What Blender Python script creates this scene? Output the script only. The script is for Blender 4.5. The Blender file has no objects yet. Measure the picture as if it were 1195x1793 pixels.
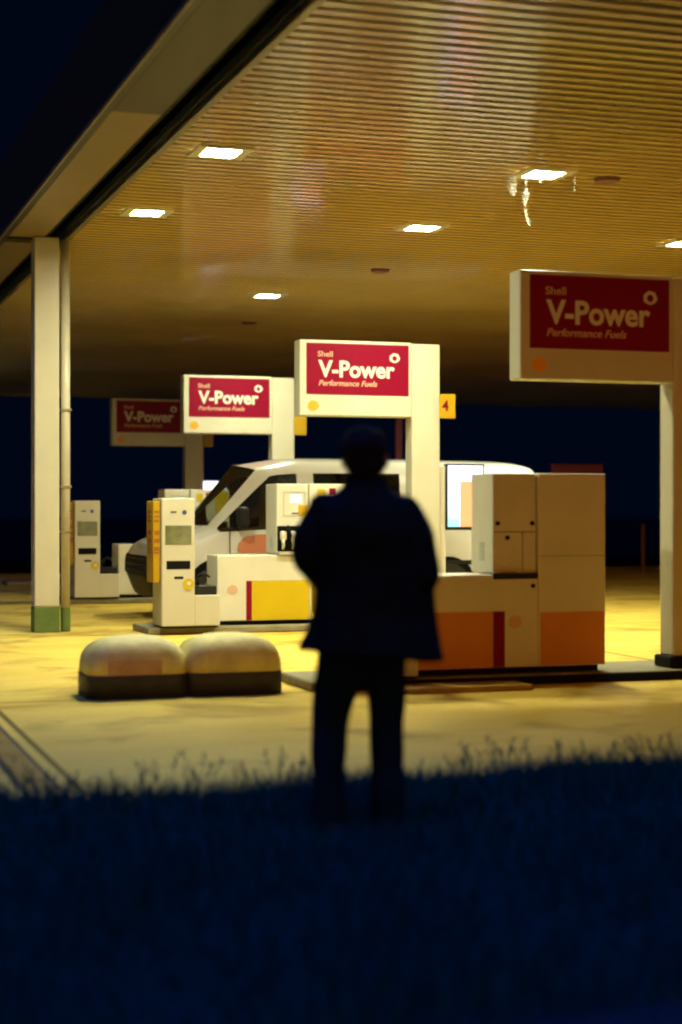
import bpy, bmesh, math, random
from mathutils import Vector, Matrix, noise
random.seed(7)
R = math.radians
sc = bpy.context.scene
COL = sc.collection

# ------------------------------------------------------------------ camera
cam_d = bpy.data.cameras.new("camera")
cam_d.sensor_fit = 'HORIZONTAL'; cam_d.sensor_width = 24.0; cam_d.lens = 59.57
cam_d.clip_start = 0.1; cam_d.clip_end = 600
cam_d.dof.use_dof = True; cam_d.dof.focus_distance = 18.0; cam_d.dof.aperture_fstop = 1.0
cam = bpy.data.objects.new("camera", cam_d); COL.objects.link(cam)
cam.location = (0, 0, 1.4); cam.rotation_euler = (R(90 - 0.126), 0, R(-18.2))
sc.camera = cam

# ------------------------------------------------------------------ night sky
w = bpy.data.worlds.new("World"); sc.world = w; w.use_nodes = True
nt = w.node_tree; nt.nodes.clear()
wo = nt.nodes.new('ShaderNodeOutputWorld'); bg = nt.nodes.new('ShaderNodeBackground')
tc = nt.nodes.new('ShaderNodeTexCoord'); sp = nt.nodes.new('ShaderNodeSeparateXYZ')
mr = nt.nodes.new('ShaderNodeMapRange'); cr = nt.nodes.new('ShaderNodeValToRGB')
nt.links.new(tc.outputs['Generated'], sp.inputs[0])
nt.links.new(sp.outputs['Z'], mr.inputs['Value'])
mr.inputs['From Min'].default_value = 0.78; mr.inputs['From Max'].default_value = 0.97
cr.color_ramp.elements[0].color = (0.0003, 0.0017, 0.0068, 1)
cr.color_ramp.elements[1].color = (0.01, 0.50, 2.4, 1)  # zenith made far brighter than a night sky, added to tint the grass blue
nt.links.new(mr.outputs[0], cr.inputs[0]); nt.links.new(cr.outputs[0], bg.inputs[0])
bg.inputs[1].default_value = 1.0
nt.links.new(bg.outputs[0], wo.inputs[0])

# one low, wide, amber sun lamp: fill added behind the viewer for the shaded fronts
sun_d = bpy.data.lights.new("amber_fill", 'SUN'); sun_d.energy = 0.5; sun_d.color = (1.0, 0.30, 0.02); sun_d.angle = R(28)
sun = bpy.data.objects.new("amber_fill", sun_d); COL.objects.link(sun); sun.location = (6, -20, 8)
sun.rotation_euler = Vector((0.16, 0.96, -0.17)).to_track_quat('-Z', 'Y').to_euler()
sc.view_settings.view_transform = 'Standard'; sc.view_settings.look = 'None'
sc.view_settings.exposure = 0.0; sc.view_settings.gamma = 1.0
sc.render.engine = 'CYCLES'
sc.cycles.use_denoising = True
sc.cycles.max_bounces = 10; sc.cycles.diffuse_bounces = 8; sc.cycles.glossy_bounces = 3
sc.cycles.transmission_bounces = 6; sc.cycles.transparent_max_bounces = 8
sc.cycles.sample_clamp_indirect = 6.0
sc.cycles.pixel_filter_type = 'BLACKMAN_HARRIS'; sc.cycles.filter_width = 2.2
LAMP = 740.0
LAMP_COL = (0.97, 0.96, 0.60)

# ------------------------------------------------------------------ helpers
def mat(name, col, rough=0.5, metal=0.0, spec=0.5, var=0.0, scale=3.0, dirt=None, dirt_amt=0.0,
        bump=0.0, bscale=40.0, emit=None, estr=0.0, coat=0.0):
    m = bpy.data.materials.new(name); m.use_nodes = True
    n = m.node_tree.nodes; l = m.node_tree.links; b = n['Principled BSDF']
    b.inputs['Base Color'].default_value = (*col, 1)
    b.inputs['Roughness'].default_value = rough; b.inputs['Metallic'].default_value = metal
    b.inputs['Specular IOR Level'].default_value = spec
    if coat: b.inputs['Coat Weight'].default_value = coat; b.inputs['Coat Roughness'].default_value = 0.08
    if emit: b.inputs['Emission Color'].default_value = (*emit, 1); b.inputs['Emission Strength'].default_value = estr
    if var or dirt or bump:
        t = n.new('ShaderNodeTexCoord')
    if var or dirt:
        nz = n.new('ShaderNodeTexNoise'); nz.inputs['Scale'].default_value = scale
        nz.inputs['Detail'].default_value = 7; nz.inputs['Roughness'].default_value = 0.62
        l.new(t.outputs['Object'], nz.inputs['Vector'])
        r = n.new('ShaderNodeValToRGB'); r.color_ramp.elements[0].position = 0.3; r.color_ramp.elements[1].position = 0.7
        c2 = dirt if dirt else tuple(c * (1 - var) for c in col)
        k = dirt_amt if dirt else 1.0
        r.color_ramp.elements[0].color = (*[c * (1 - k) + d * k for c, d in zip(col, c2)], 1)
        r.color_ramp.elements[1].color = (*[min(1, c * (1 + var * .4)) for c in col], 1)
        l.new(nz.outputs['Fac'], r.inputs[0]); l.new(r.outputs[0], b.inputs['Base Color'])
    if bump:
        nb = n.new('ShaderNodeTexNoise'); nb.inputs['Scale'].default_value = bscale; nb.inputs['Detail'].default_value = 5
        l.new(t.outputs['Object'], nb.inputs['Vector'])
        bp = n.new('ShaderNodeBump'); bp.inputs['Strength'].default_value = bump; bp.inputs['Distance'].default_value = 0.02
        l.new(nb.outputs['Fac'], bp.inputs['Height']); l.new(bp.outputs[0], b.inputs['Normal'])
    return m

M = {}
M['white'] = mat('white_paint', (.64, .63, .56), .38, var=.10, scale=2.2, dirt=(.50, .47, .36), dirt_amt=.35)
M['cream'] = mat('cream_panel', (.56, .545, .45), .42, var=.08, scale=1.7, dirt=(.45, .41, .28), dirt_amt=.35)
M['grey'] = mat('grey_panel', (.46, .47, .40), .45, var=.12, scale=3)
M['yellow'] = mat('yellow_paint', (.56, .41, .003), .4, var=.06)
M['deepyellow'] = mat('deep_yellow_paint', (.46, .28, .004), .4, var=.06)
M['orange'] = mat('orange_paint', (.60, .22, .02), .45, var=.08)
M['red'] = mat('red_paint', (.20, .0015, .022), .45, spec=.15, var=.08)
M['white_letter'] = mat('white_letter', (.62, .62, .56), .5)
M['peach_letter'] = mat('peach_letter', (.60, .38, .27), .5)
M['amber_mark'] = mat('amber_mark', (.78, .34, .02), .45)
M['dark'] = mat('dark_plastic', (.02, .02, .022), .4, spec=.15, var=.2)
M['slot'] = mat('black_slot', (.005, .005, .006), .7, spec=.08)
M['ink'] = mat('ink', (.05, .05, .07), .6)
M['inkblue'] = mat('ink_blue', (.03, .05, .25), .5)
M['brown'] = mat('brown_print', (.30, .10, .01), .5)
M['glass_d'] = mat('display_glass', (.16, .17, .09), .12, spec=.8, var=.5, scale=6)
M['lcd'] = mat('lit_display', (.5, .55, .6), .3, emit=(.75, .85, 1.0), estr=.55)
M['lcdg'] = mat('dull_display', (.30, .30, .12), .3)
M['green'] = mat('green_base', (.10, .17, .04), .6, var=.25, scale=8)
M['column'] = mat('column_paint', (.54, .52, .42), .33, var=.08, scale=2, dirt=(.42, .38, .27), dirt_amt=.4)
M['slat'] = mat('ceiling_slat', (.90, .62, .19), .17, metal=.0, spec=1.0, coat=.6, var=.18, scale=.35)
M['void'] = mat('ceiling_void', (.012, .012, .016), .8)
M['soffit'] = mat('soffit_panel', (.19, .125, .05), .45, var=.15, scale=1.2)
M['soffit_shade'] = mat('shaded_soffit_panel', (.035, .022, .02), .55, var=.2, scale=1.5)  # same soffit, with the shadow at the near end put into the colour
M['fascia'] = mat('fascia_panel', (.008, .008, .012), .5, var=.2)
M['trim'] = mat('metal_trim', (.22, .17, .10), .4, metal=.3, var=.1)
M['lampframe'] = mat('lamp_frame', (.78, .74, .58), .35)
M['glow'] = mat('lamp_diffuser', (1, 1, 1), .5, emit=LAMP_COL, estr=LAMP)
def lamp_mat(m):
    # downlight distribution: the lens throws most of its light downwards
    n = m.node_tree.nodes; l = m.node_tree.links; b = n['Principled BSDF']
    g_ = n.new('ShaderNodeNewGeometry'); d = n.new('ShaderNodeVectorMath'); d.operation = 'DOT_PRODUCT'
    l.new(g_.outputs['Incoming'], d.inputs[0]); l.new(g_.outputs['True Normal'], d.inputs[1])
    mx = n.new('ShaderNodeMath'); mx.operation = 'MAXIMUM'; mx.inputs[1].default_value = .05; l.new(d.outputs['Value'], mx.inputs[0])
    pw = n.new('ShaderNodeMath'); pw.operation = 'POWER'; pw.inputs[1].default_value = 0.6; l.new(mx.outputs[0], pw.inputs[0])
    mu = n.new('ShaderNodeMath'); mu.operation = 'MULTIPLY'; mu.inputs[1].default_value = LAMP; l.new(pw.outputs[0], mu.inputs[0])
    l.new(mu.outputs[0], b.inputs['Emission Strength'])
lamp_mat(M['glow'])
M['disc'] = mat('dark_red_disc', (.16, .05, .03), .5)
M['kerb'] = mat('kerb_concrete', (.22, .20, .12), .75, var=.3, scale=5, bump=.3)
M['plinth'] = mat('plinth_black', (.010, .010, .014), .8, spec=.1)
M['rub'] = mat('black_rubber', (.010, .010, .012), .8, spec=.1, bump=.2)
M['bollard'] = mat('bollard_white', (.76, .70, .27), .6, var=.15, scale=4, dirt=(.42, .34, .13), dirt_amt=.7, bump=.25, bscale=18)
M['bollard_band'] = mat('bollard_band', (.032, .026, .042), .6, var=.5, scale=9)
M['bollard_tape'] = mat('bollard_tape', (.50, .32, .20), .6, var=.3, scale=7)
M['van'] = mat('van_white', (.72, .73, .72), .25, spec=.6, coat=.6, var=.04, scale=1.0)
M['vanplastic'] = mat('van_black_plastic', (.018, .018, .02), .5, spec=.15, var=.2)
M['seat'] = mat('seat_cloth', (.03, .03, .035), .9)
M['coral'] = mat('coral_decal', (.62, .22, .13), .4)
M['chrome'] = mat('chrome', (.7, .7, .68), .15, metal=1)
M['tyre'] = mat('tyre', (.02, .02, .02), .85, bump=.3)
M['headlamp'] = mat('headlamp_glass', (.03, .03, .035), .15, spec=.5)
M['jacket'] = mat('jacket_cloth', (.001, .008, .014), .85, spec=.15, var=.3, scale=6, bump=.4, bscale=14)
M['denim'] = mat('trouser_cloth', (.001, .018, .05), .9, spec=.12, var=.3, scale=9, bump=.4, bscale=16)
M['skin'] = mat('skin', (.20, .09, .06), .5, spec=.3)
M['hair'] = mat('hair', (.005, .004, .006), .75, spec=.2, var=.4, scale=30, bump=.9, bscale=60)
M['shoe'] = mat('shoe_leather', (.01, .01, .012), .5)
M['film'] = bpy.data.materials.new('plastic_film'); M['film'].use_nodes = True
_n = M['film'].node_tree.nodes; _l = M['film'].node_tree.links; _n.clear()
_o = _n.new('ShaderNodeOutputMaterial'); _a = _n.new('ShaderNodeBsdfTranslucent'); _b = _n.new('ShaderNodeBsdfDiffuse'); _m = _n.new('ShaderNodeMixShader')
_a.inputs[0].default_value = (.9, .92, .9, 1); _b.inputs[0].default_value = (.85, .87, .8, 1); _m.inputs[0].default_value = .6
_m.inputs[0].default_value = .4; _l.new(_a.outputs[0], _m.inputs[1]); _l.new(_b.outputs[0], _m.inputs[2]); _m.inputs[0].default_value = .6
_t = _n.new('ShaderNodeBsdfTransparent'); _x = _n.new('ShaderNodeMixShader'); _z = _n.new('ShaderNodeTexNoise'); _z.inputs['Scale'].default_value = 22
_r = _n.new('ShaderNodeMapRange'); _r.inputs['From Min'].default_value = .42; _r.inputs['From Max'].default_value = .66; _r.inputs['To Min'].default_value = .01; _r.inputs['To Max'].default_value = .22
_l.new(_z.outputs['Fac'], _r.inputs['Value']); _l.new(_r.outputs[0], _x.inputs[0]); _l.new(_t.outputs[0], _x.inputs[1]); _l.new(_m.outputs[0], _x.inputs[2]); _l.new(_x.outputs[0], _o.inputs[0])
M['pole_red'] = mat('post_red', (.07, .002, .015), .5)

def glass_mat(name, tint, mixv):
    m = bpy.data.materials.new(name); m.use_nodes = True
    n = m.node_tree.nodes; l = m.node_tree.links; n.clear()
    o = n.new('ShaderNodeOutputMaterial'); t = n.new('ShaderNodeBsdfTransparent'); g = n.new('ShaderNodeBsdfGlossy')
    mx = n.new('ShaderNodeMixShader'); fr = n.new('ShaderNodeFresnel'); fr.inputs[0].default_value = mixv
    t.inputs[0].default_value = (*tint, 1); g.inputs['Roughness'].default_value = .02
    l.new(fr.outputs[0], mx.inputs[0]); l.new(t.outputs[0], mx.inputs[1]); l.new(g.outputs[0], mx.inputs[2])
    l.new(mx.outputs[0], o.inputs[0]); return m
M['glass'] = glass_mat('van_glass', (.55, .58, .52), 1.5)
M['glass_tint'] = glass_mat('van_glass_tinted', (.05, .05, .05), 1.45)

# concrete forecourt: one sheet, slab joints and wear as its own surface
def forecourt_mat():
    m = bpy.data.materials.new('forecourt_concrete'); m.use_nodes = True
    n = m.node_tree.nodes; l = m.node_tree.links; b = n['Principled BSDF']
    t = n.new('ShaderNodeTexCoord')
    nz = n.new('ShaderNodeTexNoise'); nz.inputs['Scale'].default_value = .55; nz.inputs['Detail'].default_value = 8
    nz.inputs['Roughness'].default_value = .65
    mp = n.new('ShaderNodeMapping'); mp.inputs['Scale'].default_value = (.45, 1.3, 1)
    l.new(t.outputs['Object'], mp.inputs[0]); l.new(mp.outputs[0], nz.inputs['Vector'])
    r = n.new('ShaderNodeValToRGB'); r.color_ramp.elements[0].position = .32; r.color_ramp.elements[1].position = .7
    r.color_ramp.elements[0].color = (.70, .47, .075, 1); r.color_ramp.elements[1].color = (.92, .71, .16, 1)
    l.new(nz.outputs['Fac'], r.inputs[0])
    n2 = n.new('ShaderNodeTexNoise'); n2.inputs['Scale'].default_value = 38; n2.inputs['Detail'].default_value = 4
    l.new(t.outputs['Object'], n2.inputs['Vector'])
    mx = n.new('ShaderNodeMix'); mx.data_type = 'RGBA'; mx.blend_type = 'MULTIPLY'; mx.inputs[0].default_value = .35
    l.new(r.outputs[0], mx.inputs[6]); l.new(n2.outputs['Fac'], mx.inputs[7])
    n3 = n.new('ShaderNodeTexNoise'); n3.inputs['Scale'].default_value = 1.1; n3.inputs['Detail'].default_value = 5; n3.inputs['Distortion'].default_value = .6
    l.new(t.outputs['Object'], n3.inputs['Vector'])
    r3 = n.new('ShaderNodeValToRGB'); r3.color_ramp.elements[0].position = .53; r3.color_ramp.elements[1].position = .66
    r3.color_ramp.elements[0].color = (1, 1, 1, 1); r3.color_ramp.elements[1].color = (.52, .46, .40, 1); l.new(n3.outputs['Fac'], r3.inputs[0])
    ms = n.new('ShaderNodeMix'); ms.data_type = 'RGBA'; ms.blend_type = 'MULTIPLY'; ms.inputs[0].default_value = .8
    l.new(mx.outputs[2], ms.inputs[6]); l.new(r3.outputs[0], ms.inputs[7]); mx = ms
    br = n.new('ShaderNodeTexBrick'); br.offset = 0; br.inputs['Scale'].default_value = 1
    br.inputs['Brick Width'].default_value = 6.2; br.inputs['Row Height'].default_value = 6.2
    br.inputs['Mortar Size'].default_value = .022; br.inputs['Mortar Smooth'].default_value = .1
    br.inputs['Color1'].default_value = (1, 1, 1, 1); br.inputs['Color2'].default_value = (1, 1, 1, 1)
    br.inputs['Mortar'].default_value = (.25, .22, .2, 1)
    m2 = n.new('ShaderNodeMapping'); m2.inputs['Location'].default_value = (-1.4, 0.07, 0)
    l.new(t.outputs['Object'], m2.inputs[0]); l.new(m2.outputs[0], br.inputs['Vector'])
    my = n.new('ShaderNodeMix'); my.data_type = 'RGBA'; my.blend_type = 'MULTIPLY'; my.inputs[0].default_value = 1
    l.new(mx.outputs[2], my.inputs[6]); l.new(br.outputs['Color'], my.inputs[7])
    l.new(my.outputs[2], b.inputs['Base Color'])
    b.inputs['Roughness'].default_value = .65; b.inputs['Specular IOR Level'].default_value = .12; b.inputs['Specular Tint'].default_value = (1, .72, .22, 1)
    bp = n.new('ShaderNodeBump'); bp.inputs['Strength'].default_value = .25; bp.inputs['Distance'].default_value = .01
    l.new(n2.outputs['Fac'], bp.inputs['Height']); l.new(bp.outputs[0], b.inputs['Normal'])
    return m
M['forecourt'] = forecourt_mat()
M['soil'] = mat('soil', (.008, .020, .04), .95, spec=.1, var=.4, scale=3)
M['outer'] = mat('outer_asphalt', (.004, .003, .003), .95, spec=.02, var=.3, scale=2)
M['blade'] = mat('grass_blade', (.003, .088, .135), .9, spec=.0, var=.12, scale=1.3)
M['edging'] = mat('edging_block', (.34, .20, .015), .8, var=.3, scale=4)

def tag(o, label=None, cat=None, group=None, kind=None):
    if label: o['label'] = label
    if cat: o['category'] = cat
    if group: o['group'] = group
    if kind: o['kind'] = kind
    return o

def empty(name, loc=(0, 0, 0), rz=0, **k):
    o = bpy.data.objects.new(name, None); COL.objects.link(o); o.location = loc; o.rotation_euler = (0, 0, rz)
    o.empty_display_size = .2
    return tag(o, **k)

class MB:
    def __init__(s): s.bm = bmesh.new()
    def box(s, x0, x1, y0, y1, z0, z1, bev=0.0, seg=2):
        t = bmesh.new(); bmesh.ops.create_cube(t, size=1)
        for v in t.verts:
            v.co = Vector(((x0 + x1) / 2 + v.co.x * (x1 - x0), (y0 + y1) / 2 + v.co.y * (y1 - y0), (z0 + z1) / 2 + v.co.z * (z1 - z0)))
        if bev: bmesh.ops.bevel(t, geom=t.edges[:], offset=bev, segments=seg, profile=.5, affect='EDGES')
        s._add(t); return s
    def _add(s, t):
        me = bpy.data.meshes.new('t'); t.to_mesh(me); t.free(); s.bm.from_mesh(me); bpy.data.meshes.remove(me)
    def poly(s, pts, y0, y1, bev=0.0):   # pts in x,z ; extruded along y
        t = bmesh.new()
        a = [t.verts.new((p[0], y0, p[1])) for p in pts]; b = [t.verts.new((p[0], y1, p[1])) for p in pts]
        t.faces.new(a); t.faces.new(b[::-1])
        for i in range(len(a)):
            j = (i + 1) % len(a); t.faces.new((a[j], a[i], b[i], b[j]))
        bmesh.ops.recalc_face_normals(t, faces=t.faces[:])
        if bev: bmesh.ops.bevel(t, geom=t.edges[:], offset=bev, segments=2, profile=.5, affect='EDGES')
        s._add(t); return s
    def cyl(s, p0, p1, r0, r1=None, n=20, caps=True):
        r1 = r0 if r1 is None else r1
        p0, p1 = Vector(p0), Vector(p1); d = p1 - p0
        t = bmesh.new(); bmesh.ops.create_cone(t, cap_ends=caps, segments=n, radius1=r0, radius2=r1, depth=d.length)
        q = Vector((0, 0, 1)).rotation_difference(d.normalized()).to_matrix().to_4x4()
        bmesh.ops.transform(t, matrix=Matrix.Translation((p0 + p1) / 2) @ q, verts=t.verts[:]); s._add(t); return s
    def ell(s, c, r, n=20):
        t = bmesh.new(); bmesh.ops.create_uvsphere(t, u_segments=n, v_segments=n // 2, radius=1)
        for v in t.verts: v.co = Vector((c[0] + v.co.x * r[0], c[1] + v.co.y * r[1], c[2] + v.co.z * r[2]))
        s._add(t); return s
    def tube(s, pts, rads, n=14):
        pts = [Vector(p) for p in pts]
        for i in range(len(pts) - 1): s.cyl(pts[i], pts[i + 1], rads[i], rads[i + 1], n)
        for p, r in zip(pts, rads): s.ell(p, (r, r, r), n)
        return s
    def loft(s, rings, n=28):   # rings: (cx, cy, z, rx, ry)
        t = bmesh.new(); vs = []
        for cx, cy, z, rx, ry in rings:
            vs.append([t.verts.new((cx + rx * math.copysign(abs(math.cos(a)) ** .85, math.cos(a)), cy + ry * math.copysign(abs(math.sin(a)) ** .85, math.sin(a)), z))
                       for a in [2 * math.pi * k / n for k in range(n)]])
        for i in range(len(vs) - 1):
            for k in range(n):
                t.faces.new((vs[i][k], vs[i][(k + 1) % n], vs[i + 1][(k + 1) % n], vs[i + 1][k]))
        t.faces.new(vs[0][::-1]); t.faces.new(vs[-1]); s._add(t); return s
    def build(s, name, m, parent=None, smooth=False, loc=None, **k):
        me = bpy.data.meshes.new(name); s.bm.to_mesh(me); s.bm.free()
        me.materials.append(m)
        if smooth:
            for p in me.polygons: p.use_smooth = True
        o = bpy.data.objects.new(name, me); COL.objects.link(o); o.parent = parent
        if loc: o.location = loc
        return tag(o, **k)

def remeshed(o, voxel, smooth=6, fac=.6):
    a = o.modifiers.new('r', 'REMESH'); a.mode = 'VOXEL'; a.voxel_size = voxel; a.use_smooth_shade = True
    b = o.modifiers.new('s', 'SMOOTH'); b.iterations = smooth; b.factor = fac
    dg = bpy.context.evaluated_depsgraph_get()
    me = bpy.data.meshes.new_from_object(o.evaluated_get(dg)); o.modifiers.clear()
    m = o.data.materials[0]; o.data = me
    if not me.materials: me.materials.append(m)
    for p in me.polygons: p.use_smooth = True
    return o

def text(name, body, x0, x1, base, cap, y, m, parent, bold=.02, shear=0.0, depth=.0015):
    """lettering whose left edge is x0, right edge x1, baseline z=base, capital height cap, standing in the plane y facing -Y"""
    c = bpy.data.curves.new(name, 'FONT'); c.body = body; c.size = 1; c.offset = bold; c.shear = shear
    c.extrude = .01; c.resolution_u = 3
    o = bpy.data.objects.new(name, c); COL.objects.link(o)
    bpy.context.view_layer.update()
    dg = bpy.context.evaluated_depsgraph_get()
    me = bpy.data.meshes.new_from_object(o.evaluated_get(dg)); bpy.data.objects.remove(o)
    xs = [v.co.x for v in me.vertices]; a, b = min(xs), max(xs); k = (x1 - x0) / (b - a); kz = cap / .70
    for v in me.vertices:
        x, yy, z = v.co; v.co = Vector((x0 + (x - a) * k, y - depth * (1 + z / .01), base + yy * kz))
    # winding: x->x, y->z, z->-y keeps handedness
    me.materials.clear(); me.materials.append(m)
    q = bpy.data.objects.new(name, me); COL.objects.link(q); q.parent = parent
    return q

def shell_mark(name, cx, cz, r, y, m, parent, hole=0.0):
    """a small scallop shell emblem: ribbed fan outline on a short foot"""
    t = bmesh.new(); out = []
    N = 44
    for i in range(N):
        a = -math.pi / 2 + 2 * math.pi * i / N
        s_ = math.sin(a)
        rr = r * (1 + .045 * math.cos(7 * a)) if s_ > -.55 else r * .90
        out.append((cx + rr * math.cos(a), cz + rr * .95 * s_))
    if hole:
        inn = [(cx + r * hole * math.cos(-math.pi / 2 + 2 * math.pi * i / N), cz + r * hole * math.sin(-math.pi / 2 + 2 * math.pi * i / N)) for i in range(N)]
        A = [t.verts.new((p[0], y, p[1])) for p in out]; B = [t.verts.new((p[0], y, p[1])) for p in inn]
        for i in range(N):
            j = (i + 1) % N; t.faces.new((A[i], A[j], B[j], B[i]))
    else:
        t.faces.new([t.verts.new((p[0], y, p[1])) for p in out])
    g = bmesh.ops.extrude_face_region(t, geom=t.faces[:])
    for v in g['geom']:
        if isinstance(v, bmesh.types.BMVert): v.co.y -= .004
    bmesh.ops.recalc_face_normals(t, faces=t.faces[:])
    b = MB(); b._add(t); return b.build(name, m, parent)

# ------------------------------------------------------------------ ground
g = MB(); g.box(-120, 160, -40, 240, -.30, -.02)
g.build('ground', M['outer'], kind='structure')
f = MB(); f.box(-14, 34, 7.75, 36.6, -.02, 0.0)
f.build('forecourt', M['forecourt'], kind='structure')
v = MB(); v.box(-30, 40, -8, 7.75, -.019, -.002)
v.build('grass_verge_soil', M['soil'], kind='structure')
# row of flush edging blocks running into the distance at the left
e = MB()
yy = 7.8
while yy < 12.2:
    e.box(1.135, 1.285, yy, yy + .88, -.01, .014, bev=.006); yy += .90
e.box(1.30, 1.315, 7.8, 12.2, .0, .004)
e.build('edging_kerb', M['edging'], kind='structure')
gv = MB(); gv.box(1.105, 1.135, 7.8, 12.2, .0, .003); gv.box(1.285, 1.315, 7.8, 12.2, .0041, .006)
gv.build('edging_kerb_joint', M['void'], kind='structure')

# grass
def grass():
    bm = bmesh.new()
    def blade(x, y, h, wd, lean, a, z0=0):
        dx, dy = math.cos(a) * wd, math.sin(a) * wd
        lx, ly = lean
        p = [bm.verts.new((x - dx, y - dy, z0)), bm.verts.new((x + dx, y + dy, z0)),
             bm.verts.new((x + dx * .7 + lx * .35, y + dy * .7 + ly * .35, z0 + h * .6)),
             bm.verts.new((x - dx * .7 + lx * .35, y - dy * .7 + ly * .35, z0 + h * .6)),
             bm.verts.new((x + lx, y + ly, z0 + h))]
        bm.faces.new((p[0], p[1], p[2], p[3])); bm.faces.new((p[3], p[2], p[4]))
    for i in range(52000):
        y = 4.2 + 3.75 * random.random() ** .8
        xc = y * .33; x = xc + (random.random() - .5) * (y * .62 + .6)
        e_ = noise.noise(Vector((x * .9, 3.3, 0))) * .22
        if y > 7.75 + e_ + .12: continue
        h = (.05 + .10 * random.random()) * (1 + .6 * noise.noise(Vector((x * 1.4, y * 1.4, 2))))
        blade(x, y, max(.03, h), .0035, (random.gauss(0, .03), random.gauss(0, .03)), random.random() * 3.14)
    # denser fringe at the edge with taller stalks
    for i in range(9000):
        x = -1 + 7.5 * random.random(); y = 7.55 + .45 * random.random() + noise.noise(Vector((x * .9, 3.3, 0))) * .2
        k = noise.noise(Vector((x * 1.9, 8.1, 0)))
        h = .06 + .09 * random.random() + max(0, k) * .12 * random.random()
        blade(x, y, h, .003, (random.gauss(0, .035), random.gauss(0, .03)), random.random() * 3.14)
    for i in range(120):
        x = random.choice([random.uniform(.9, 2.4), random.uniform(3.0, 4.7), random.uniform(-1, 6)])
        y = 7.6 + .35 * random.random(); h = random.uniform(.13, .25); ln = (random.gauss(-.02, .05), random.gauss(0, .03))
        blade(x, y, h, .002, ln, 0.3)
        for q in range(7):
            f_ = .62 + .38 * q / 7
            blade(x + ln[0] * f_ * f_, y + ln[1] * f_, .03, .004, (random.gauss(0, .02), random.gauss(0, .01)), random.random() * 3, h * f_)
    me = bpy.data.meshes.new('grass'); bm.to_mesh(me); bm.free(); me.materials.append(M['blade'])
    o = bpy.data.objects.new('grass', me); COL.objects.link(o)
    tag(o, 'dark unlit grass verge with taller seed stalks along its far edge', 'grass', kind='stuff')
grass()

# ------------------------------------------------------------------ canopy
CZ = 4.46
CX0, CX1, CY0, CY1 = 3.03, 26.0, 8.6, 47.0
can = empty('canopy', (CX0, CY0, 0), label='wide flat forecourt canopy with ribbed slatted ceiling over the fuel pumps', cat='canopy')
def P(o): o.location = (-CX0, -CY0, 0); return o
c = bmesh.new(); y = CY0 + .3; pitch = .17
while y < CY1 - .3:
    prof = [(y, .020), (y + .002, .003), (y + .007, 0), (y + .028, -.0011), (y + .051, -.0015), (y + .074, -.0011), (y + .095, 0), (y + .100, .003), (y + .102, .020)]
    a = [c.verts.new((CX0 + .06, p[0], CZ + p[1])) for p in prof]; b = [c.verts.new((CX1, p[0], CZ + p[1])) for p in prof]
    for i in range(len(prof) - 1):
        fa = c.faces.new((a[i], a[i + 1], b[i + 1], b[i]))
    y += pitch
bmesh.ops.recalc_face_normals(c, faces=c.faces[:])
me = bpy.data.meshes.new('ceiling_slats'); c.to_mesh(me); c.free(); me.materials.append(M['slat'])
o = bpy.data.objects.new('ceiling_slats', me); COL.objects.link(o); o.parent = can; P(o)
P(MB().box(CX0 - .02, CX1, CY0 + .02, CY1 - .02, CZ + .05, CZ + .12).build('ceiling_void', M['void'], can))
P(MB().box(CX0, CX0 + .06, CY0, CY1, CZ - .012, CZ + .03, bev=.004).build('ceiling_trim', M['trim'], can))
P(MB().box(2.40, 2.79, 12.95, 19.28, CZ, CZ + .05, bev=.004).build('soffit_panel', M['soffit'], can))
P(MB().box(2.40, 2.79, CY0, 12.94, CZ, CZ + .05, bev=.004).build('soffit_panel', M['soffit_shade'], can, label='near soffit panel with shade put into its darker colour'))
P(MB().box(2.40, 2.79, 19.7, CY1, CZ - .002, CZ + .05, bev=.004).build('soffit_panel', M['soffit'], can))
P(MB().box(2.79, 2.97, CY0, CY1, CZ + .16, CZ + .2).build('gutter', M['void'], can))
P(MB().box(2.335, 2.395, CY0 - .05, CY1, CZ - .004, CZ + .85).build('fascia', M['fascia'], can))
P(MB().box(2.315, 2.334, CY0 - .05, CY1, CZ - .012, CZ + .03, bev=.003).build('fascia_trim', M['trim'], can))

P(MB().box(2.40, CX1 - .1, CY0, CY1 - .01, CZ + .55, CZ + .83).build('roof_deck', M['void'], can))
# ceiling lights: frame + diffuser
def light(x, y, lit, label):
    r = empty('ceiling_light', (x, y, CZ), label=label, cat='ceiling light', group='square lights in the canopy ceiling')
    b = MB()
    for a0, a1, b0, b1 in ((-.24, .24, -.24, -.15), (-.24, .24, .15, .24), (-.24, -.15, -.15, .15), (.15, .24, -.15, .15)):
        b.box(a0, a1, b0, b1, -.022, .0, bev=.003)
    b.build('frame', M['lampframe'], r)
    t = bmesh.new(); t.faces.new([t.verts.new(p) for p in ((-.145, .145, -.002), (.145, .145, -.002), (.145, -.145, -.002), (-.145, -.145, -.002))])
    b = MB(); b._add(t); b.build('diffuser', M['glow'], r)
light(3.55, 14.1, True, 'large bright square ceiling light nearest the canopy edge, nearer the viewer')
light(3.55, 17.2, True, 'bright square ceiling light near the canopy edge, closest to the downpipe column')
light(6.58, 14.1, True, 'bright square ceiling light with torn plastic film hanging under it')
light(6.58, 17.2, True, 'bright square ceiling light between the torn film and the lit red sign numbered 4')
light(6.58, 23.4, True, 'smallest and farthest bright square ceiling light')
light(9.75, 20.4, True, 'square ceiling light hidden behind the large shaded fuel sign')
light(9.85, 17.3, True, 'square ceiling light cut off by the picture edge beside the dark red sign')
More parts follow.
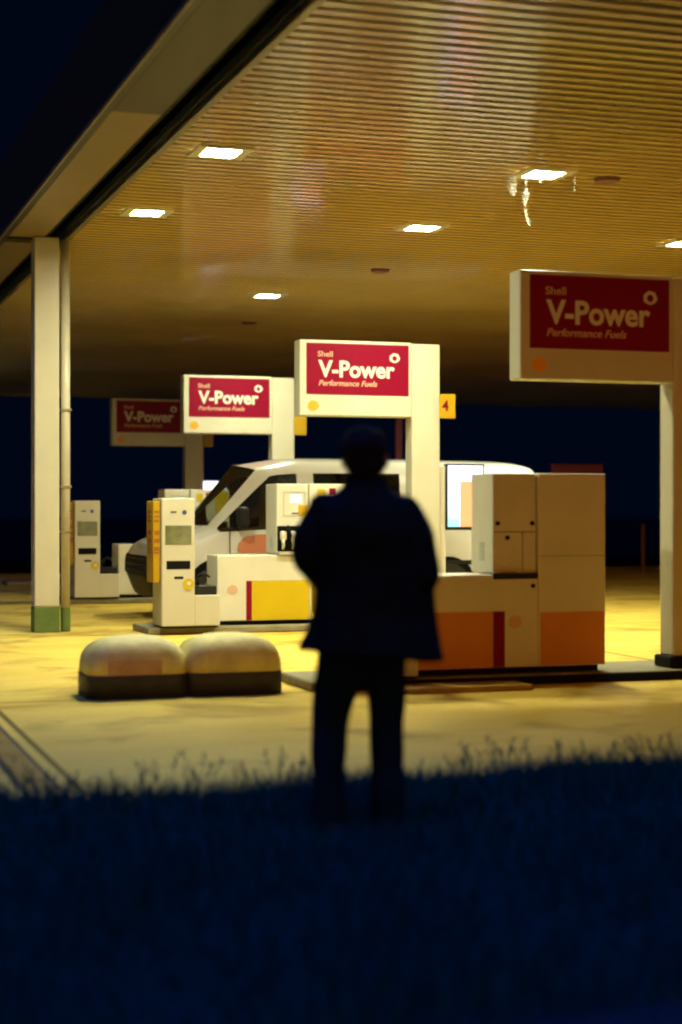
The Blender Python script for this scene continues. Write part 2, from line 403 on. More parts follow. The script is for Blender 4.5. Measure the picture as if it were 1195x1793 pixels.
for i, (y, lab) in enumerate(((14.15, 'dark red round ceiling disc beside the light with torn film'),
                              (20.45, 'small dark round ceiling disc above the lit sign numbered 4'),
                              (26.9, 'tiny dark round ceiling disc far back above the smaller lit sign'))):
    MB().cyl((0, 0, 0), (0, 0, -.035), .13, .11, 24).build('ceiling_disc', M['disc'], loc=(7.25, y, CZ), label=lab, cat='ceiling fitting', group='round discs in the ceiling')

# torn plastic film below one light
def film():
    bm = bmesh.new()
    def strip(x, y, z, pts, wds):
        prev = None
        for (dx, dz), wd in zip(pts, wds):
            jit = random.uniform(-.02, .02)
            a = bm.verts.new((x + dx - wd, y + jit, z + dz)); b = bm.verts.new((x + dx + wd * .8, y - jit * 1.5, z + dz - .01))
            m_ = bm.verts.new((x + dx, y + jit + .03, z + dz + random.uniform(-.01, .02)))
            if prev: bm.faces.new((prev[0], prev[2], m_, a)); bm.faces.new((prev[2], prev[1], b, m_))
            prev = (a, b, m_)
    strip(6.20, 13.9, CZ - .06, [(-.03, 0), (-.03, -.07), (-.01, -.15), (.0, -.20)], [.06, .06, .04, .008])
    strip(6.33, 13.9, CZ - .17, [(-.01, .1), (-.01, .0), (-.01, -.07), (-.03, -.15), (-.02, -.2), (.0, -.28), (.03, -.36)], [.003, .014, .036, .034, .01, .010, .006])
    strip(6.50, 13.95, CZ - .05, [(0.0, 0), (-.01, -.04), (-.02, -.07)], [.03, .02, .006])
    me = bpy.data.meshes.new('torn_film'); bm.to_mesh(me); bm.free(); me.materials.append(M['film'])
    o = bpy.data.objects.new('torn_film', me); COL.objects.link(o)
    tag(o, 'torn strips of translucent plastic film hanging below a ceiling light', 'plastic film')
film()

# column and downpipe at the left
cl = empty('canopy_column', (2.67, 19.15, 0), label='pale square canopy column with a green painted foot', cat='column')
b = MB(); b.box(0, .28, 0, .28, .29, CZ - .003, bev=.012); b.build('shaft', M['column'], cl)
MB().box(-.004, .284, -.004, .284, 0, .288, bev=.008).build('painted_foot', M['green'], cl)
tb = bmesh.new(); vv = [tb.verts.new(p) for p in ((-.004, 0, 0), (.004, 0, 0), (.010, .006, -.10), (.002, .003, -.18), (-.003, .004, -.10))]
tb.faces.new((vv[0], vv[1], vv[2], vv[4])); tb.faces.new((vv[4], vv[2], vv[3])); b = MB(); b._add(tb)
b.build('loose_film_thread', M['film'], loc=(6.82, 13.95, CZ - .03), label='thin separate thread of plastic film right of the torn film under the light', cat='plastic film')
dp = empty('downpipe', (2.985, 19.2, 0), label='narrow pale downpipe beside the canopy column with a green foot', cat='downpipe')
b = MB(); b.cyl((.05, .06, .27), (.05, .06, CZ - .02), .052, n=20); b.build('pipe', M['column'], dp, smooth=True)
MB().cyl((.05, .06, 0), (.05, .06, .268), .056, n=20).build('painted_foot', M['green'], dp)
for z in (1.12, 1.63, 2.5): MB().box(-.012, .112, .0, .12, z, z + .03, bev=.004).build('bracket', M['trim'], dp)

# ------------------------------------------------------------------ islands
def island(Y, label):
    r = MB()
    r.box(3.80, 7.75, Y - .12, Y + .75, .0, .08, bev=.02)
    o = r.build('pump_island', M['kerb'], label=label, cat='island', group='kerbed pump islands')
    if Y < 13: MB().box(3.9, 7.7, Y - .133, Y - .121, .004, .072, bev=.004).build('shade_strip', M['rub'], o)  # black strip added for the shade along the kerb front
island(12.4, 'low concrete pump island under the brown shaded cabinets in front')
island(18.5, 'low concrete pump island under the brightly lit white and yellow cabinet')
island(24.7, 'low concrete pump island behind the white van')
island(30.9, 'farthest low concrete pump island in the dark')
MB().box(4.3, 5.47, 11.90, 12.25, .0, .045, bev=.01).build('kerb_guard', M['edging'], label='pale metal kerb guard strip on the ground before the shaded cabinets', cat='kerb guard')

def pylon(Y, num, label, dx=0, dz=0):
    r = empty('pylon_sign', (5.585 + dx, Y, dz), label=label, cat='pylon sign', group='red flag signs on pump island pylons')
    b = MB(); b.box(1.38, 1.733, .012, .235, .18 - dz, 3.30, bev=.012); b.build('pylon', M['cream'], r)
    MB().box(1.34, 1.77, -.02, .27, .08 - dz, .18 - dz, bev=.02).build('pylon_foot', M['rub'], r)
    MB().box(0, 1.375, 0, .22, 2.435, 3.31, bev=.014).build('sign_housing', M['cream'], r)
    MB().box(.082, 1.335, -.006, .01, 2.685, 3.275, bev=.002).build('sign_face', M['red'], r)
    MB().box(.082, 1.335, .21, .226, 2.685, 3.275, bev=.002).build('sign_face', M['red'], r)
    fx = .082; top = 3.275; y = -.0065
    text('lettering', 'Shell', fx + .135, fx + .315, top - .155, .062, y, M['peach_letter'], r, bold=.012)
    text('lettering', 'V-Power', fx + .14, fx + 1.075, top - .385, .185, y, M['white_letter'], r, bold=.028)
    text('lettering', 'Performance Fuels', fx + .145, fx + .86, top - .49, .062, y, M['peach_letter'], r, bold=.014, shear=.28)
    shell_mark('ring_emblem', fx + 1.075, top - .155, .062, y, M['white_letter'], r, hole=.48)
    shell_mark('shell_emblem', fx + .082, 2.55, .066, -.001, M['amber_mark'], r)
    p = MB(); p.box(1.715, 1.915, -.03, -.005, 2.43, 2.715, bev=.008); p.box(1.74, 1.80, -.004, .03, 2.5, 2.64)
    p.build('number_plate', M['deepyellow'], r)
    if num: text('numeral', num, 1.745, 1.825, 2.52, .12, -.031, M['red'], r, bold=.02)
    return r
pylon(12.4, None, 'large shaded dark red fuel sign on its pylon, nearest the viewer')
pylon(18.6, '4', 'brightly lit red fuel sign on a pale pylon with yellow number plate 4', .03, .03)
pylon(24.8, None, 'lit red fuel sign standing above the windscreen of the white van', .09, .09)
pylon(31.0, None, 'smallest and darkest red fuel sign, farthest back', .16, .12)

def fuel_pump(Y, label, x=4.0):
    r = empty('fuel_pump', (x, Y, .08), label=label, cat='fuel pump', group='slim pumps at the island ends')
    b = MB(); b.box(0, .372, 0, .48, .02, 1.43, bev=.012); b.box(.366, .66, 0, .42, .02, .36, bev=.012)
    b.build('body', M['cream'], r)
    MB().box(.02, .64, .015, .40, 0, .02).build('foot_plate', M['plinth'], r)
    b = MB(); b.box(-.085, -.004, .05, .40, .50, 1.40, bev=.012); b.build('side_board', M['deepyellow'], r)
    b = MB()
    for z, h in ((1.27, .02), (1.22, .014), (1.17, .02), (1.03, .045), (.94, .045), (.85, .045), (.82, .02)):
        b.box(-.075, -.016, .046, .0485, z, z + h)
        b.box(-.0885, -.086, .12, .32, z, z + h)
    b.build('side_print', M['brown'], r)
    MB().box(.04, .335, -.004, .01, .92, 1.13, bev=.004).build('window_glass', M['glass_d'], r)
    MB().box(.04, .335, -.003, .02, .635, .755, bev=.02).build('nozzle_slot', M['slot'], r)
    MB().box(.135, .25, -.003, .02, .535, .575, bev=.012).build('card_slot', M['slot'], r)
    b = MB(); b.cyl((.255, 0, 1.275), (.255, -.004, 1.275), .026, n=20); b.build('logo_dot', M['inkblue'], r)
    MB().box(.10, .165, -.003, .004, 1.268, 1.288).build('small_print', M['ink'], r)
    b = MB(); b.cyl((.30, 0, .485), (.30, -.006, .485), .062, n=28); st = b.build('round_sticker', M['yellow'], r)
    MB().cyl((.305, -.0062, .492), (.305, -.009, .492), .022, n=18).build('sticker_centre', M['white_letter'], st)
    MB().box(.385, .63, .03, .36, .361, .46, bev=.01).build('tray', M['dark'], r)
    b = MB(); b.tube([(.45, .2, .46), (.45, .16, .56), (.50, .10, .60), (.55, .06, .56)], [.02, .02, .018, .012]); b.build('nozzle', M['dark'], r, smooth=True)
    return r
fuel_pump(12.25, 'slim fuel pump hidden behind the standing person')
fuel_pump(18.25, 'tall slim pale fuel pump with yellow side board and round yellow sticker', 3.93)
fuel_pump(24.55, 'dim slim fuel pump between the downpipe and the nose of the van')

def dispenser(Y, customer, label, yb=False, x=4.66):
    r = empty('fuel_dispenser', (x, Y, .08), label=label, cat='fuel dispenser', group='wide fuel dispensers on the islands')
    MB().box(.04, 1.64, .06, .44, 0, .05).build('plinth', M['plinth'], r)
    b = MB(); b.box(0, 1.08, 0, .50, .05, .79, bev=.010); low = b.build('low_cabinet', M['white'], r)
    b = MB(); b.box(.70, 1.078, .03, .48, .80, 1.60, bev=.010); up = b.build('upper_cabinet', M['white'], r)
    b = MB(); b.box(1.082, 1.68, 0, .50, .05, 1.60, bev=.010); tl = b.build('tall_cabinet', M['white'], r)
    MB().box(1.10, 1.672, -.003, .01, .06, .485).build('colour_panel', M['orange'] if not customer else M['yellow'], r)
    if customer:
        MB().box(.335, .40, -.003, .01, .055, .50).build('red_stripe', M['red'], low)
        MB().box(.402, 1.075, -.003, .01, .055, .50).build('colour_panel', M['yellow'], low)
        shell_mark('shell_emblem', .175, .40, .058, -.0005, M['peach_letter'], low)
        b = MB(); b.box(.78, .79, .026, .032, 1.23, 1.51); b.box(1.03, 1.04, .026, .032, 1.23, 1.51)
        b.box(.79, 1.03, .026, .032, 1.50, 1.51); b.box(.79, 1.03, .026, .032, 1.23, 1.24); b.build('display_frame', M['grey'], up)
        MB().box(.86, 1.00, .0265, .032, 1.38, 1.48).build('display', M['lcd'], up)
        MB().box(.88, 1.00, .0265, .032, 1.255, 1.27).build('small_print', M['ink'], up)
        MB().box(.708, 1.07, .012, .034, .83, 1.12, bev=.008).build('nozzle_bay', M['slot'], up)
        for i, (x, m_) in enumerate(((.76, 'white'), (.88, 'white'), (1.0, 'yellow'))):
            b = MB(); b.box(x - .03, x + .04, -.05, .01, .96, 1.06, bev=.015)
            b.tube([(x, -.03, .97), (x, -.05, .90), (x, -.02, .86)], [.02, .016, .013]); nz = b.build('nozzle', M[m_], up, smooth=True)
            b = MB(); pts = [Vector((x + .02, -.03, 1.05)), Vector((x + .05, -.07, 1.12)), Vector((x + .09, -.05, 1.02)), Vector((x + .08, .0, .86))]
            b.tube(pts, [.011] * 4); b.build('hose', M['rub'], up, smooth=True)
        MB().box(.96, 1.07, .024, .034, 1.235, 1.355).build('yellow_sticker', M['deepyellow'], up)
        MB().box(1.18, 1.27, -.004, .01, 1.42, 1.54, bev=.004).build('fuel_grade_button', M['yellow'], tl)
        MB().box(1.32, 1.40, -.004, .01, 1.44, 1.55, bev=.004).build('fuel_grade_button', M['red'], tl)
        if yb: MB().box(1.47, 1.67, -.004, .01, 1.25, 1.56, bev=.004).build('price_board', M['yellow'], tl)
        b = MB(); b.box(1.10, 1.66, -.002, .01, .86, 1.12, bev=.004); b.build('nozzle_bay', M['slot'], tl)
        MB().box(.71, 1.08, -.03, .029, .79, .825, bev=.006).build('drip_shelf', M['grey'], up)
        b = MB()
        for z in range(6): b.box(.697, .7005, .2, .32, .88 + z * .02, .89 + z * .02)
        b.build('side_vent', M['grey'], up)
    else:
        MB().box(.69, .79, -.003, .01, .055, .50).build('red_stripe', M['red'], low)
        MB().box(.03, .688, -.003, .01, .055, .50).build('colour_panel', M['orange'], low)
        shell_mark('shell_emblem', .88, .41, .058, -.0005, M['peach_letter'], low)
        b = MB()
        b.box(.705, 1.075, .026, .031, 1.128, 1.133); b.box(.955, .959, .026, .031, .81, 1.128)
        b.build('panel_seam', M['ink'], up)
        b = MB(); b.box(1.09, 1.675, -.002, .003, .935, .939); b.build('panel_seam', M['ink'], tl)
        for (x, z) in ((.74, 1.20), (1.04, 1.20), (.825, 1.085)):
            MB().cyl((x, .03, z), (x, .018, z), .018, n=18).build('lock', M['slot'], up)
        MB().cyl((1.035, 0, .70), (1.035, -.012, .70), .018, n=18).build('lock', M['slot'], low)
        MB().box(.69, 1.078, -.006, .025, .755, .80, bev=.004).build('tray', M['dark'], up)
        MB().box(.76, .90, -.02, .024, .802, .812, bev=.003).build('tray_flap', M['trim'], up)
        b = MB()
        for z in range(7): b.box(.697, .7005, .20, .30, .90 + z * .022, .912 + z * .022)
        b.build('side_vent', M['grey'], up)
    return r
dispenser(12.4, False, 'wide fuel dispenser cabinet in brown shade with orange lower panels and red stripe')
dispenser(18.5, True, 'bright white fuel dispenser with yellow panel, red stripe and lit display', x=4.62)
dispenser(24.65, True, 'fuel dispenser seen behind the windscreen of the white van', yb=True)

# advertising screen by the pylon of the lit island
def screen_mat():
    m = bpy.data.materials.new('screen_picture'); m.use_nodes = True
    n = m.node_tree.nodes; l = m.node_tree.links; n.clear()
    o = n.new('ShaderNodeOutputMaterial'); e = n.new('ShaderNodeEmission'); t = n.new('ShaderNodeTexCoord')
    s = n.new('ShaderNodeSeparateXYZ'); l.new(t.outputs['Generated'], s.inputs[0])
    nz = n.new('ShaderNodeTexNoise'); nz.inputs['Scale'].default_value = 2.2; l.new(t.outputs['Generated'], nz.inputs['Vector'])
    r1 = n.new('ShaderNodeValToRGB'); r1.color_ramp.elements[0].color = (.25, .6, .8, 1); r1.color_ramp.elements[0].position = .1
    r1.color_ramp.elements[1].color = (.75, .70, 1, 1); r1.color_ramp.elements[1].position = .4
    l.new(s.outputs['Z'], r1.inputs[0])
    gt = n.new('ShaderNodeMath'); gt.operation = 'GREATER_THAN'; gt.inputs[1].default_value = .34; l.new(s.outputs['X'], gt.inputs[0])
    lt = n.new('ShaderNodeMath'); lt.operation = 'LESS_THAN'; lt.inputs[1].default_value = .74; l.new(s.outputs['Z'], lt.inputs[0])
    mu = n.new('ShaderNodeMath'); mu.operation = 'MULTIPLY'; l.new(gt.outputs[0], mu.inputs[0]); l.new(lt.outputs[0], mu.inputs[1])
    mx = n.new('ShaderNodeMix'); mx.data_type = 'RGBA'; l.new(mu.outputs[0], mx.inputs[0]); l.new(r1.outputs[0], mx.inputs[6])
    mx.inputs[7].default_value = (1.0, .24, .09, 1)
    l.new(mx.outputs[2], e.inputs[0]); e.inputs[1].default_value = 2.9; l.new(e.outputs[0], o.inputs[0]); return m
SM = screen_mat()
for Y, lab in ((18.75, 'glowing upright advert screen in a dark frame right of the pale pylon'),
               (24.95, 'glowing advert screen seen only through the side windows of the van'),
               (31.15, 'small far glowing advert screen above the windscreen base of the van')):
    scr = empty('advert_screen', (7.36, Y, .08), label=lab, cat='screen', group='upright advert screens on the islands')
    MB().box(0, .13, .02, .22, 0, 1.83, bev=.02).build('post', M['white'], scr)
    MB().box(.12, .62, .0, .09, 1.06, 1.85, bev=.01).build('screen_frame', M['dark'], scr)
    MB().box(.145, .595, -.004, .004, 1.10, 1.83).build('screen_picture', SM, scr)

# ------------------------------------------------------------------ rounded bollards
def bollard(x, label, taped):
    r = empty('rounded_bollard', (x, 12.55, 0), label=label, cat='bollard', group='rounded white barrier blocks')
    def dome(z0, z1, grow=0.0):
        prof = [(.0, 1.0), (.16, 1.0), (.24, .995), (.30, .965), (.35, .90), (.39, .80), (.42, .66), (.44, .48), (.452, .26), (.457, 0.04)]
        pts = [(z, k) for z, k in prof if z0 <= z <= z1]
        def kk(z):
            for (a, ka), (b_, kb) in zip(prof, prof[1:]):
                if a <= z <= b_: return ka + (kb - ka) * (z - a) / (b_ - a)
            return 1
        zs = sorted(set([z0] + [p[0] for p in pts] + [min(z1, .457)]))
        t = bmesh.new(); rings = []
        for z in zs:
            k = kk(z); hx, hy = .375 - (1 - k) * .375, .30 - (1 - k) * .30
            rc = min(.13, hx * .9, hy * .9); ring = []
            for q, (sx, sy) in enumerate(((1, 1), (-1, 1), (-1, -1), (1, -1))):
                for j in range(7):
                    a = math.pi / 2 * q + math.pi / 2 * j / 6
                    ring.append(t.verts.new((sx * (hx - rc) + (rc + grow) * math.cos(a), sy * (hy - rc) + (rc + grow) * math.sin(a), z)))
            rings.append(ring)
        n = len(rings[0])
        for i in range(len(rings) - 1):
            for j in range(n): t.faces.new((rings[i][j], rings[i][(j + 1) % n], rings[i + 1][(j + 1) % n], rings[i + 1][j]))
        t.faces.new(rings[0][::-1]); t.faces.new(rings[-1]); b = MB(); b._add(t); return b
    dome(.17, .46).build('dome', M['bollard'], r, smooth=True)
    dome(0, .175, .004).build('dark_band', M['bollard_band'], r, smooth=True)
    if taped:
        MB().box(-.24, .16, -.3065, -.296, .176, .285).build('worn_sticker', M['bollard_tape'], r)
    return r
b1 = bollard(2.48, 'low rounded white block with a worn pinkish patch, nearer the canopy column', True)
b2 = bollard(3.21, 'low rounded white block with a plain front, beside the standing person', False)

# ------------------------------------------------------------------ van
def van():
    r = empty('parked_van', (4.21, 21.62, 0), label='white crew van parked nose left between the pump islands', cat='van')
    # stations: each a list of (x, y, z) for levels 0..6 of one side
    S = [
     [(.20,.0,.26),(.20,.70,.28),(.11,.80,.54),(.12,.79,.80),(.16,.68,.90),(.17,.45,.93),(.15,.0,.95)],
     [(.36,.0,.24),(.38,.93,.28),(.30,.97,.55),(.32,.94,.88),(.34,.81,.98),(.32,.55,1.01),(.30,.0,1.03)],
     [(.75,.0,.24),(.75,.97,.28),(.72,1.0,.60),(.74,.96,1.00),(.72,.84,1.08),(.66,.58,1.11),(.60,.0,1.13)],
     [(1.02,.0,.24),(1.02,.97,.28),(1.01,1.0,.62),(.98,.965,1.10),(.95,.90,1.15),(.86,.76,1.17),(.76,.0,1.20)],
     [(1.60,.0,.24),(1.60,.97,.28),(1.60,1.0,.64),(1.56,.97,1.13),(1.67,.83,1.82),(1.52,.71,1.90),(1.38,.0,1.97)],
     [(2.02,.0,.24),(2.02,.97,.28),(2.02,1.0,.65),(2.02,.97,1.14),(2.02,.84,1.85),(2.00,.70,2.0),(1.98,.0,2.06)],
     [(2.24,.0,.24),(2.24,.97,.28),(2.24,1.0,.65),(2.24,.97,1.15),(2.24,.84,1.85),(2.24,.70,2.01),(2.24,.0,2.07)],
     [(3.42,.0,.24),(3.42,.97,.28),(3.42,1.0,.66),(3.42,.97,1.17),(3.42,.84,1.85),(3.42,.70,2.01),(3.42,.0,2.07)],
     [(3.60,.0,.24),(3.60,.97,.28),(3.60,1.0,.66),(3.60,.97,1.17),(3.60,.84,1.85),(3.60,.70,2.01),(3.60,.0,2.07)],
     [(5.25,.0,.24),(5.27,.96,.30),(5.30,.985,.66),(5.30,.96,1.17),(5.28,.83,1.84),(5.24,.69,1.98),(5.24,.0,2.05)],
     [(5.45,.0,.30),(5.49,.90,.34),(5.55,.92,.66),(5.55,.90,1.17),(5.48,.78,1.80),(5.44,.64,1.93),(5.44,.0,2.00)],
    ]
    wins_all = [(3, 3), (4, 3), (6, 3), (3, 5)]
    def grid(open_faces, only):
        t = bmesh.new(); V = {}
        for i, st in enumerate(S):
            for k, (x, y, z) in enumerate(st):
                V[i, k, -1] = t.verts.new((x, -y, z))
                V[i, k, 1] = V[i, k, -1] if y == 0 else t.verts.new((x, y, z))
        for i in range(len(S) - 1):
            for k in range(6):
                for s in (-1, 1):
                    key = (i, k)
                    if (key in open_faces) == only:
                        q = (V[i, k, s], V[i + 1, k, s], V[i + 1, k + 1, s], V[i, k + 1, s])
                        t.faces.new(q if s == 1 else q[::-1])
        for i in (0, len(S) - 1):
            for k in range(6):
                if (('cap', i, k) in open_faces) != only: continue
                q = [V[i, k, -1], V[i, k, 1], V[i, k + 1, 1], V[i, k + 1, -1]]
                q2 = []
                for v_ in q:
                    if v_ not in q2: q2.append(v_)
                t.faces.new(q2 if i else q2[::-1])
        bmesh.ops.delete(t, geom=[v_ for v_ in t.verts if not v_.link_faces], context='VERTS')
        bmesh.ops.recalc_face_normals(t, faces=t.faces[:])
        cl_ = t.edges.layers.float.get('crease_edge') or t.edges.layers.float.new('crease_edge')
        wc = set()
        for (i, k) in wins_all:
            for di in (0, 1):
                for dk in (0, 1):
                    wc.add(tuple(round(c, 3) for c in S[i + di][k + dk]))
        for e_ in t.edges:
            ks = [tuple(round(c, 3) for c in (v_.co.x, abs(v_.co.y), v_.co.z)) for v_ in e_.verts]
            e_[cl_] = .72 if all(k_ in wc for k_ in ks) else .38
        return t
    BUMP = {('cap', 0, 0), ('cap', 0, 1), (0, 0), (0, 1), (1, 1)}; GRI = {('cap', 0, 2)}; HL = {(0, 2)}
    wins = {(3, 3), (4, 3), (6, 3), (3, 5)} | BUMP | GRI | HL
    # inset frames keep pillars: build body faces plus ring around each opening
    def add(t, name, m, parent, lv=2):
        b = MB(); b._add(t); o = b.build(name, m, parent, smooth=True)
        sb = o.modifiers.new('s', 'SUBSURF'); sb.levels = lv; sb.render_levels = lv
        sb.boundary_smooth = 'ALL'
        return o
    t = grid(wins, False)
    body = add(t, 'body', M['van'], r)
    g1 = grid({(3, 5)}, True); add(g1, 'windscreen', M['glass'], r)
    for s, nm in ((-1, 'door_window'), (1, 'door_window')):
        g2 = grid({(3, 3), (4, 3)}, True)
        bmesh.ops.delete(g2, geom=[v_ for v_ in g2.verts if v_.co.y * s < 0], context='VERTS'); add(g2, nm, M['glass'], r)
        g3 = grid({(6, 3)}, True)
        bmesh.ops.delete(g3, geom=[v_ for v_ in g3.verts if v_.co.y * s < 0], context='VERTS'); add(g3, 'rear_side_window', M['glass_tint'], r)
    # interior
    for s in (-1, 1):
        b = MB(); b.box(1.95, 2.40, s * .62 - .22 if s > 0 else -.84, s * .62 + .22 if s > 0 else -.40, .75, .95, bev=.05)
        b.box(2.32, 2.46, s * .62 - .22 if s > 0 else -.84, s * .62 + .22 if s > 0 else -.40, .9, 1.5, bev=.05)
        b.box(2.34, 2.44, s * .62 - .12, s * .62 + .12, 1.5, 1.72, bev=.04); b.build('seat', M['seat'], r)
    MB().box(1.0, 1.45, -.85, .85, .95, 1.10, bev=.05).build('dashboard', M['seat'], r)
    MB().box(2.62, 2.66, -.8, .8, .5, 1.85).build('bulkhead', M['seat'], r)
    # front plastics
    add(grid(BUMP, True), 'bumper', M['vanplastic'], r); add(grid(GRI, True), 'grille', M['vanplastic'], r)
    for s in (-1, 1):
        g4 = grid(HL, True); bmesh.ops.delete(g4, geom=[v_ for v_ in g4.verts if v_.co.y * s < 0], context='VERTS'); add(g4, 'headlight', M['headlamp'], r)
        for zz in (.60, .68, .76):
            if s > 0: MB().box(.10, .118, -.6, .6, zz - .008, zz + .008, bev=.003).build('grille_bar', M['headlamp'], r)
        # mirror
        b = MB(); b.box(1.16, 1.30, s * 1.13 - .11, s * 1.13 + .11, 1.16, 1.42, bev=.045); b.tube([(1.22, s * .96, 1.14), (1.22, s * 1.06, 1.20)], [.03, .03])
        b.build('wing_mirror', M['vanplastic'], r)
        for x in (.95, 4.05):
            w_ = MB().cyl((x, s * .79, .34), (x, s * 1.005, .34), .34, n=32).build('wheel', M['tyre'], r, smooth=False)
            b = MB(); b.cyl((x, s * 1.0, .34), (x, s * 1.012, .34), .21, n=28); b.build('rim', M['trim'], w_)
            b = MB(); b.cyl((x, s * .80, .36), (x, s * 1.002, .36), .41, n=32); b.build('wheel_arch', M['slot'], r)
        b = MB(); b.box(1.45, 3.55, s * .985 - .02, s * .985 + .02, .26, .38, bev=.012); b.build('sill', M['vanplastic'], r)
        b = MB(); b.box(1.7, 4.9, s * .992 - .012, s * .992 + .012, .66, .72, bev=.008); b.build('rub_strip', M['vanplastic'], r)
        # door seams and pressed panel line
        b = MB()
        b.bm.free()
        for x in (1.10, 2.13, 3.51): MB().box(x, x + .008, s * .99 - .014, s * .99 + .0135, .42, 1.12).build('door_seam', M['ink'], r)
        MB().box(3.75, 4.9, s * .962 - .01, s * .962 + .008, 1.20, 1.21).build('pressed_line', M['ink'], r)
        b = MB(); b.box(2.02, 2.20, s * 1.0 - .005, s * 1.0 + .022, .98, 1.02, bev=.008); b.box(2.50, 2.68, s * 1.0 - .005, s * 1.0 + .022, .98, 1.02, bev=.008)
        b.build('door_handle', M['van'], r)
    b = MB(); b.poly([(1.20, .87), (1.22, .96), (1.30, 1.045), (1.45, 1.07), (3.2, 1.07), (3.2, .84), (1.24, .84)], -1.012, -.9985); b.build('coral_decal', M['coral'], r)
    MB().box(5.40, 5.50, -.80, -.60, .9, 1.2, bev=.02).build('tail_light', M['red'], r)
    b = MB(); b.poly([(.88, 1.215), (1.66, 1.99), (1.66, 1.985), (.9, 1.205)], -.004, .004)
    b.bm.free()
    b = MB(); b.tube([(.92, -.55, 1.21), (1.02, -.1, 1.27)], [.008, .006], 8); b.tube([(.92, .1, 1.22), (1.02, .5, 1.27)], [.008, .006], 8); b.build('wiper', M['vanplastic'], r)
    return r
van()

# ------------------------------------------------------------------ things in the dark behind
MB().box(-.05, .05, -.05, .05, 0, 3.15, bev=.01).build('red_post', M['pole_red'], loc=(9.43, 25.7, 0), label='dim tall red post standing in the dark behind the van roof', cat='post')
rb = empty('red_board', (12.9, 26.3, 0), label='dim low red board in the dark behind the shaded cabinet', cat='sign board')
MB().box(-.48, .48, -.04, .04, 1.2, 2.16, bev=.01).build('board', M['pole_red'], rb)
for x in (-.4, .4): MB().cyl((x, 0, 0), (x, 0, 1.2), .03).build('post', M['dark'], rb)
MB().cyl((0, 0, 0), (0, 0, 1.05), .05, .045, 14).build('marker_post', M['disc'], loc=(18.05, 33.5, 0), label='faint thin marker post at the far dark edge of the forecourt', cat='post')

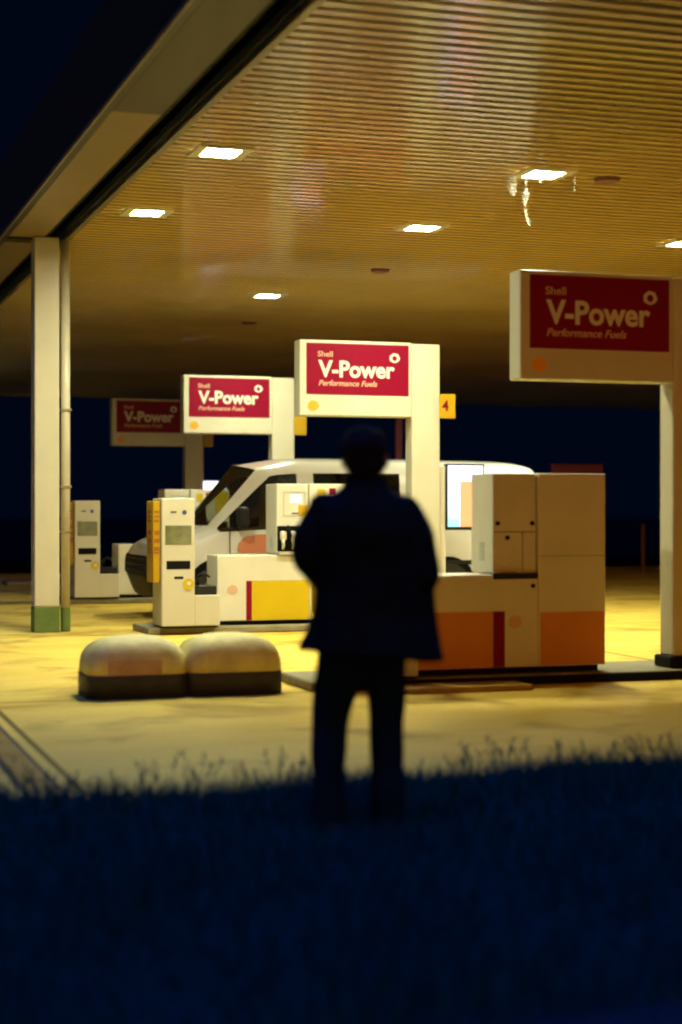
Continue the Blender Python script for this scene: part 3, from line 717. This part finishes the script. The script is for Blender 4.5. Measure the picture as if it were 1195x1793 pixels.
# ------------------------------------------------------------------ person
def person():
    r = empty('person', (2.35, 6.82, 0), rz=R(-18.2), label='person in a dark wide jacket standing in the grass, seen from behind', cat='person')
    # body: one continuous surface
    b = MB()
    b.loft([(0, 0, .80, .15, .10), (0, 0, .92, .165, .115), (0, 0, 1.06, .145, .105), (0, 0, 1.22, .165, .115), (0, 0, 1.36, .155, .10), (0, 0, 1.42, .11, .075), (0, .0, 1.48, .06, .06)])
    b.tube([(0, -.005, 1.42), (0, .0, 1.58)], [.070, .068])
    b.ell((0, .02, 1.625), (.075, .095, .115)); b.ell((0, .045, 1.575), (.055, .065, .06))
    b.tube([(0, .112, 1.635), (0, .128, 1.60)], [.008, .014]); b.ell((0, .108, 1.565), (.025, .012, .012)); b.ell((0, .10, 1.525), (.028, .02, .02))
    for s in (-1, 1): b.ell((s * .090, .01, 1.605), (.013, .022, .034)); b.ell((s * .032, .100, 1.645), (.014, .010, .008))
    L = [(-.145, 0, 1.375), (-.222, -.025, 1.18), (-.10, .19, 1.07)]; Rr = [(.14, 0, 1.375), (.235, -.03, 1.12), (.13, .20, 1.02)]
    b.tube(L, [.046, .038, .03]); b.tube(Rr, [.046, .038, .03])
    for s, hp, kn, an in ((-1, (-.09, 0, .86), (-.155, .02, .48), (-.15, -.01, .09)), (1, (.085, 0, .86), (.095, .01, .48), (.098, -.01, .09))):
        b.tube([hp, kn, an], [.09, .058, .038]); b.tube([(an[0], an[1], .05), (an[0] + s * .02, .14, .035)], [.036, .028])
    def hand(w, d, side):
        w, d = Vector(w), Vector(d).normalized(); up = Vector((0, 0, 1)); x = d.cross(up).normalized()
        pc = w + d * .045
        b.tube([w, pc, w + d * .085], [.026, .032, .028])
        for i, (o, ln) in enumerate(((-.026, .062), (-.009, .072), (.009, .068), (.026, .054))):
            p0 = w + d * .08 + up * -o; p1 = p0 + d * ln * .45 + x * side * .008; p2 = p1 + (d * .5 + x * side * .9).normalized() * ln * .35; p3 = p2 + (x * side - d * .3).normalized() * ln * .3
            b.tube([p0, p1, p2, p3], [.0098, .009, .0085, .0075], 10)
        t0 = w + d * .03 + up * .026; b.tube([t0, t0 + up * .022 + d * .025, t0 + up * .026 + d * .055 + x * side * .012], [.012, .010, .0085], 10)
    hand((-.10, .19, 1.07), (.7, .35, -.05), -1); hand((.13, .20, 1.02), (-.75, .3, .05), 1)
    body = remeshed(b.build('body', M['skin']), .0065, 3, .5); body.parent = r
    # jacket
    b = MB()
    b.loft([(.025, -.005, .775, .322, .195), (.024, -.005, .84, .292, .182), (.025, 0, .95, .252, .165), (.02, 0, 1.06, .238, .16), (0, 0, 1.20, .225, .155),
            (0, -.01, 1.32, .225, .15), (-.005, -.01, 1.40, .20, .13), (-.005, -.005, 1.45, .145, .105), (-.003, 0, 1.49, .098, .088), (-.003, .0, 1.53, .084, .082)])
    b.tube([(-.172, -.01, 1.392), (-.236, -.02, 1.27), (-.240, -.035, 1.19), (-.18, .07, 1.10), (-.10, .19, 1.07)], [.078, .076, .072, .064, .052])
    b.tube([(.165, -.01, 1.390), (.224, -.02, 1.27), (.252, -.035, 1.12), (.20, .07, 1.05), (.13, .19, 1.02)], [.078, .078, .076, .066, .052])
    b.tube([(.225, -.01, 1.04), (.245, -.01, .92), (.275, -.01, .825)], [.075, .070, .062])
    b.tube([(-.15, .0, .96), (-.19, -.01, .87), (-.20, -.01, .845)], [.07, .07, .062])
    b.tube([(.13, -.02, .86), (.2, -.02, .83), (.27, -.02, .83)], [.06, .066, .056])
    jk = b.build('jacket', M['jacket']); jk = remeshed(jk, .014, 7, .6); jk.parent = r
    for v in jk.data.vertices:      # the hem hangs lower at the right
        if v.co.z < 1.0: v.co.z += (1.0 - v.co.z) * (-.09 * v.co.x / .3 + .05 * noise.noise(Vector((v.co.x * 6, v.co.y * 6, 1))))
    for v in jk.data.vertices:      # folds
        n_ = noise.noise(Vector((v.co.x * 7, v.co.y * 7, v.co.z * 4))) + .5 * noise.noise(Vector((v.co.x * 16, v.co.y * 16, v.co.z * 9 + 5)))
        v.co += v.normal * n_ * .012
    b = MB(); b.loft([(-.003, .0, 1.478, .095, .088), (-.003, 0, 1.52, .090, .086), (-.003, 0, 1.545, .084, .080)]); cl_ = b.build('collar', M['jacket'], jk); remeshed(cl_, .01, 2)
    # trousers
    b = MB(); b.loft([(-.005, 0, .74, .165, .115), (-.005, 0, .84, .175, .125), (0, 0, .93, .17, .12)])
    b.tube([(-.10, 0, .80), (-.122, .005, .66), (-.150, .02, .50), (-.158, .0, .30), (-.150, -.01, .08)], [.100, .098, .084, .072, .075])
    b.tube([(-.03, 0, .80), (-.035, 0, .715)], [.085, .075]); b.tube([(.085, 0, .80), (.090, .005, .66), (.093, .015, .50), (.094, .0, .30), (.10, -.01, .08)], [.092, .084, .076, .073, .077])
    tr = remeshed(b.build('trousers', M['denim']), .012, 4); tr.parent = r
    for v in tr.data.vertices:
        v.co += v.normal * noise.noise(Vector((v.co.x * 9, v.co.y * 9, v.co.z * 7))) * .006
    for x, s in ((-.15, -1), (.10, 1)):
        b = MB(); b.tube([(x, -.05, .045), (x + s * .01, .06, .045), (x + s * .025, .17, .035)], [.044, .046, .038])
        sh = remeshed(b.build('shoe', M['shoe']), .009, 3); sh.parent = r
        for v in sh.data.vertices: v.co.z = max(0.002, v.co.z)
    # hair
    b = MB(); b.ell((-.006, -.008, 1.655), (.101, .108, .096)); b.ell((0, -.038, 1.60), (.088, .068, .09)); b.ell((.02, .05, 1.70), (.07, .06, .045))
    hr = remeshed(b.build('hair', M['hair']), .008, 2); hr.parent = r
    for v in hr.data.vertices:
        v.co += v.normal * (noise.noise(v.co * 22) * .010 + noise.noise(v.co * 55) * .006)
    return r
person()
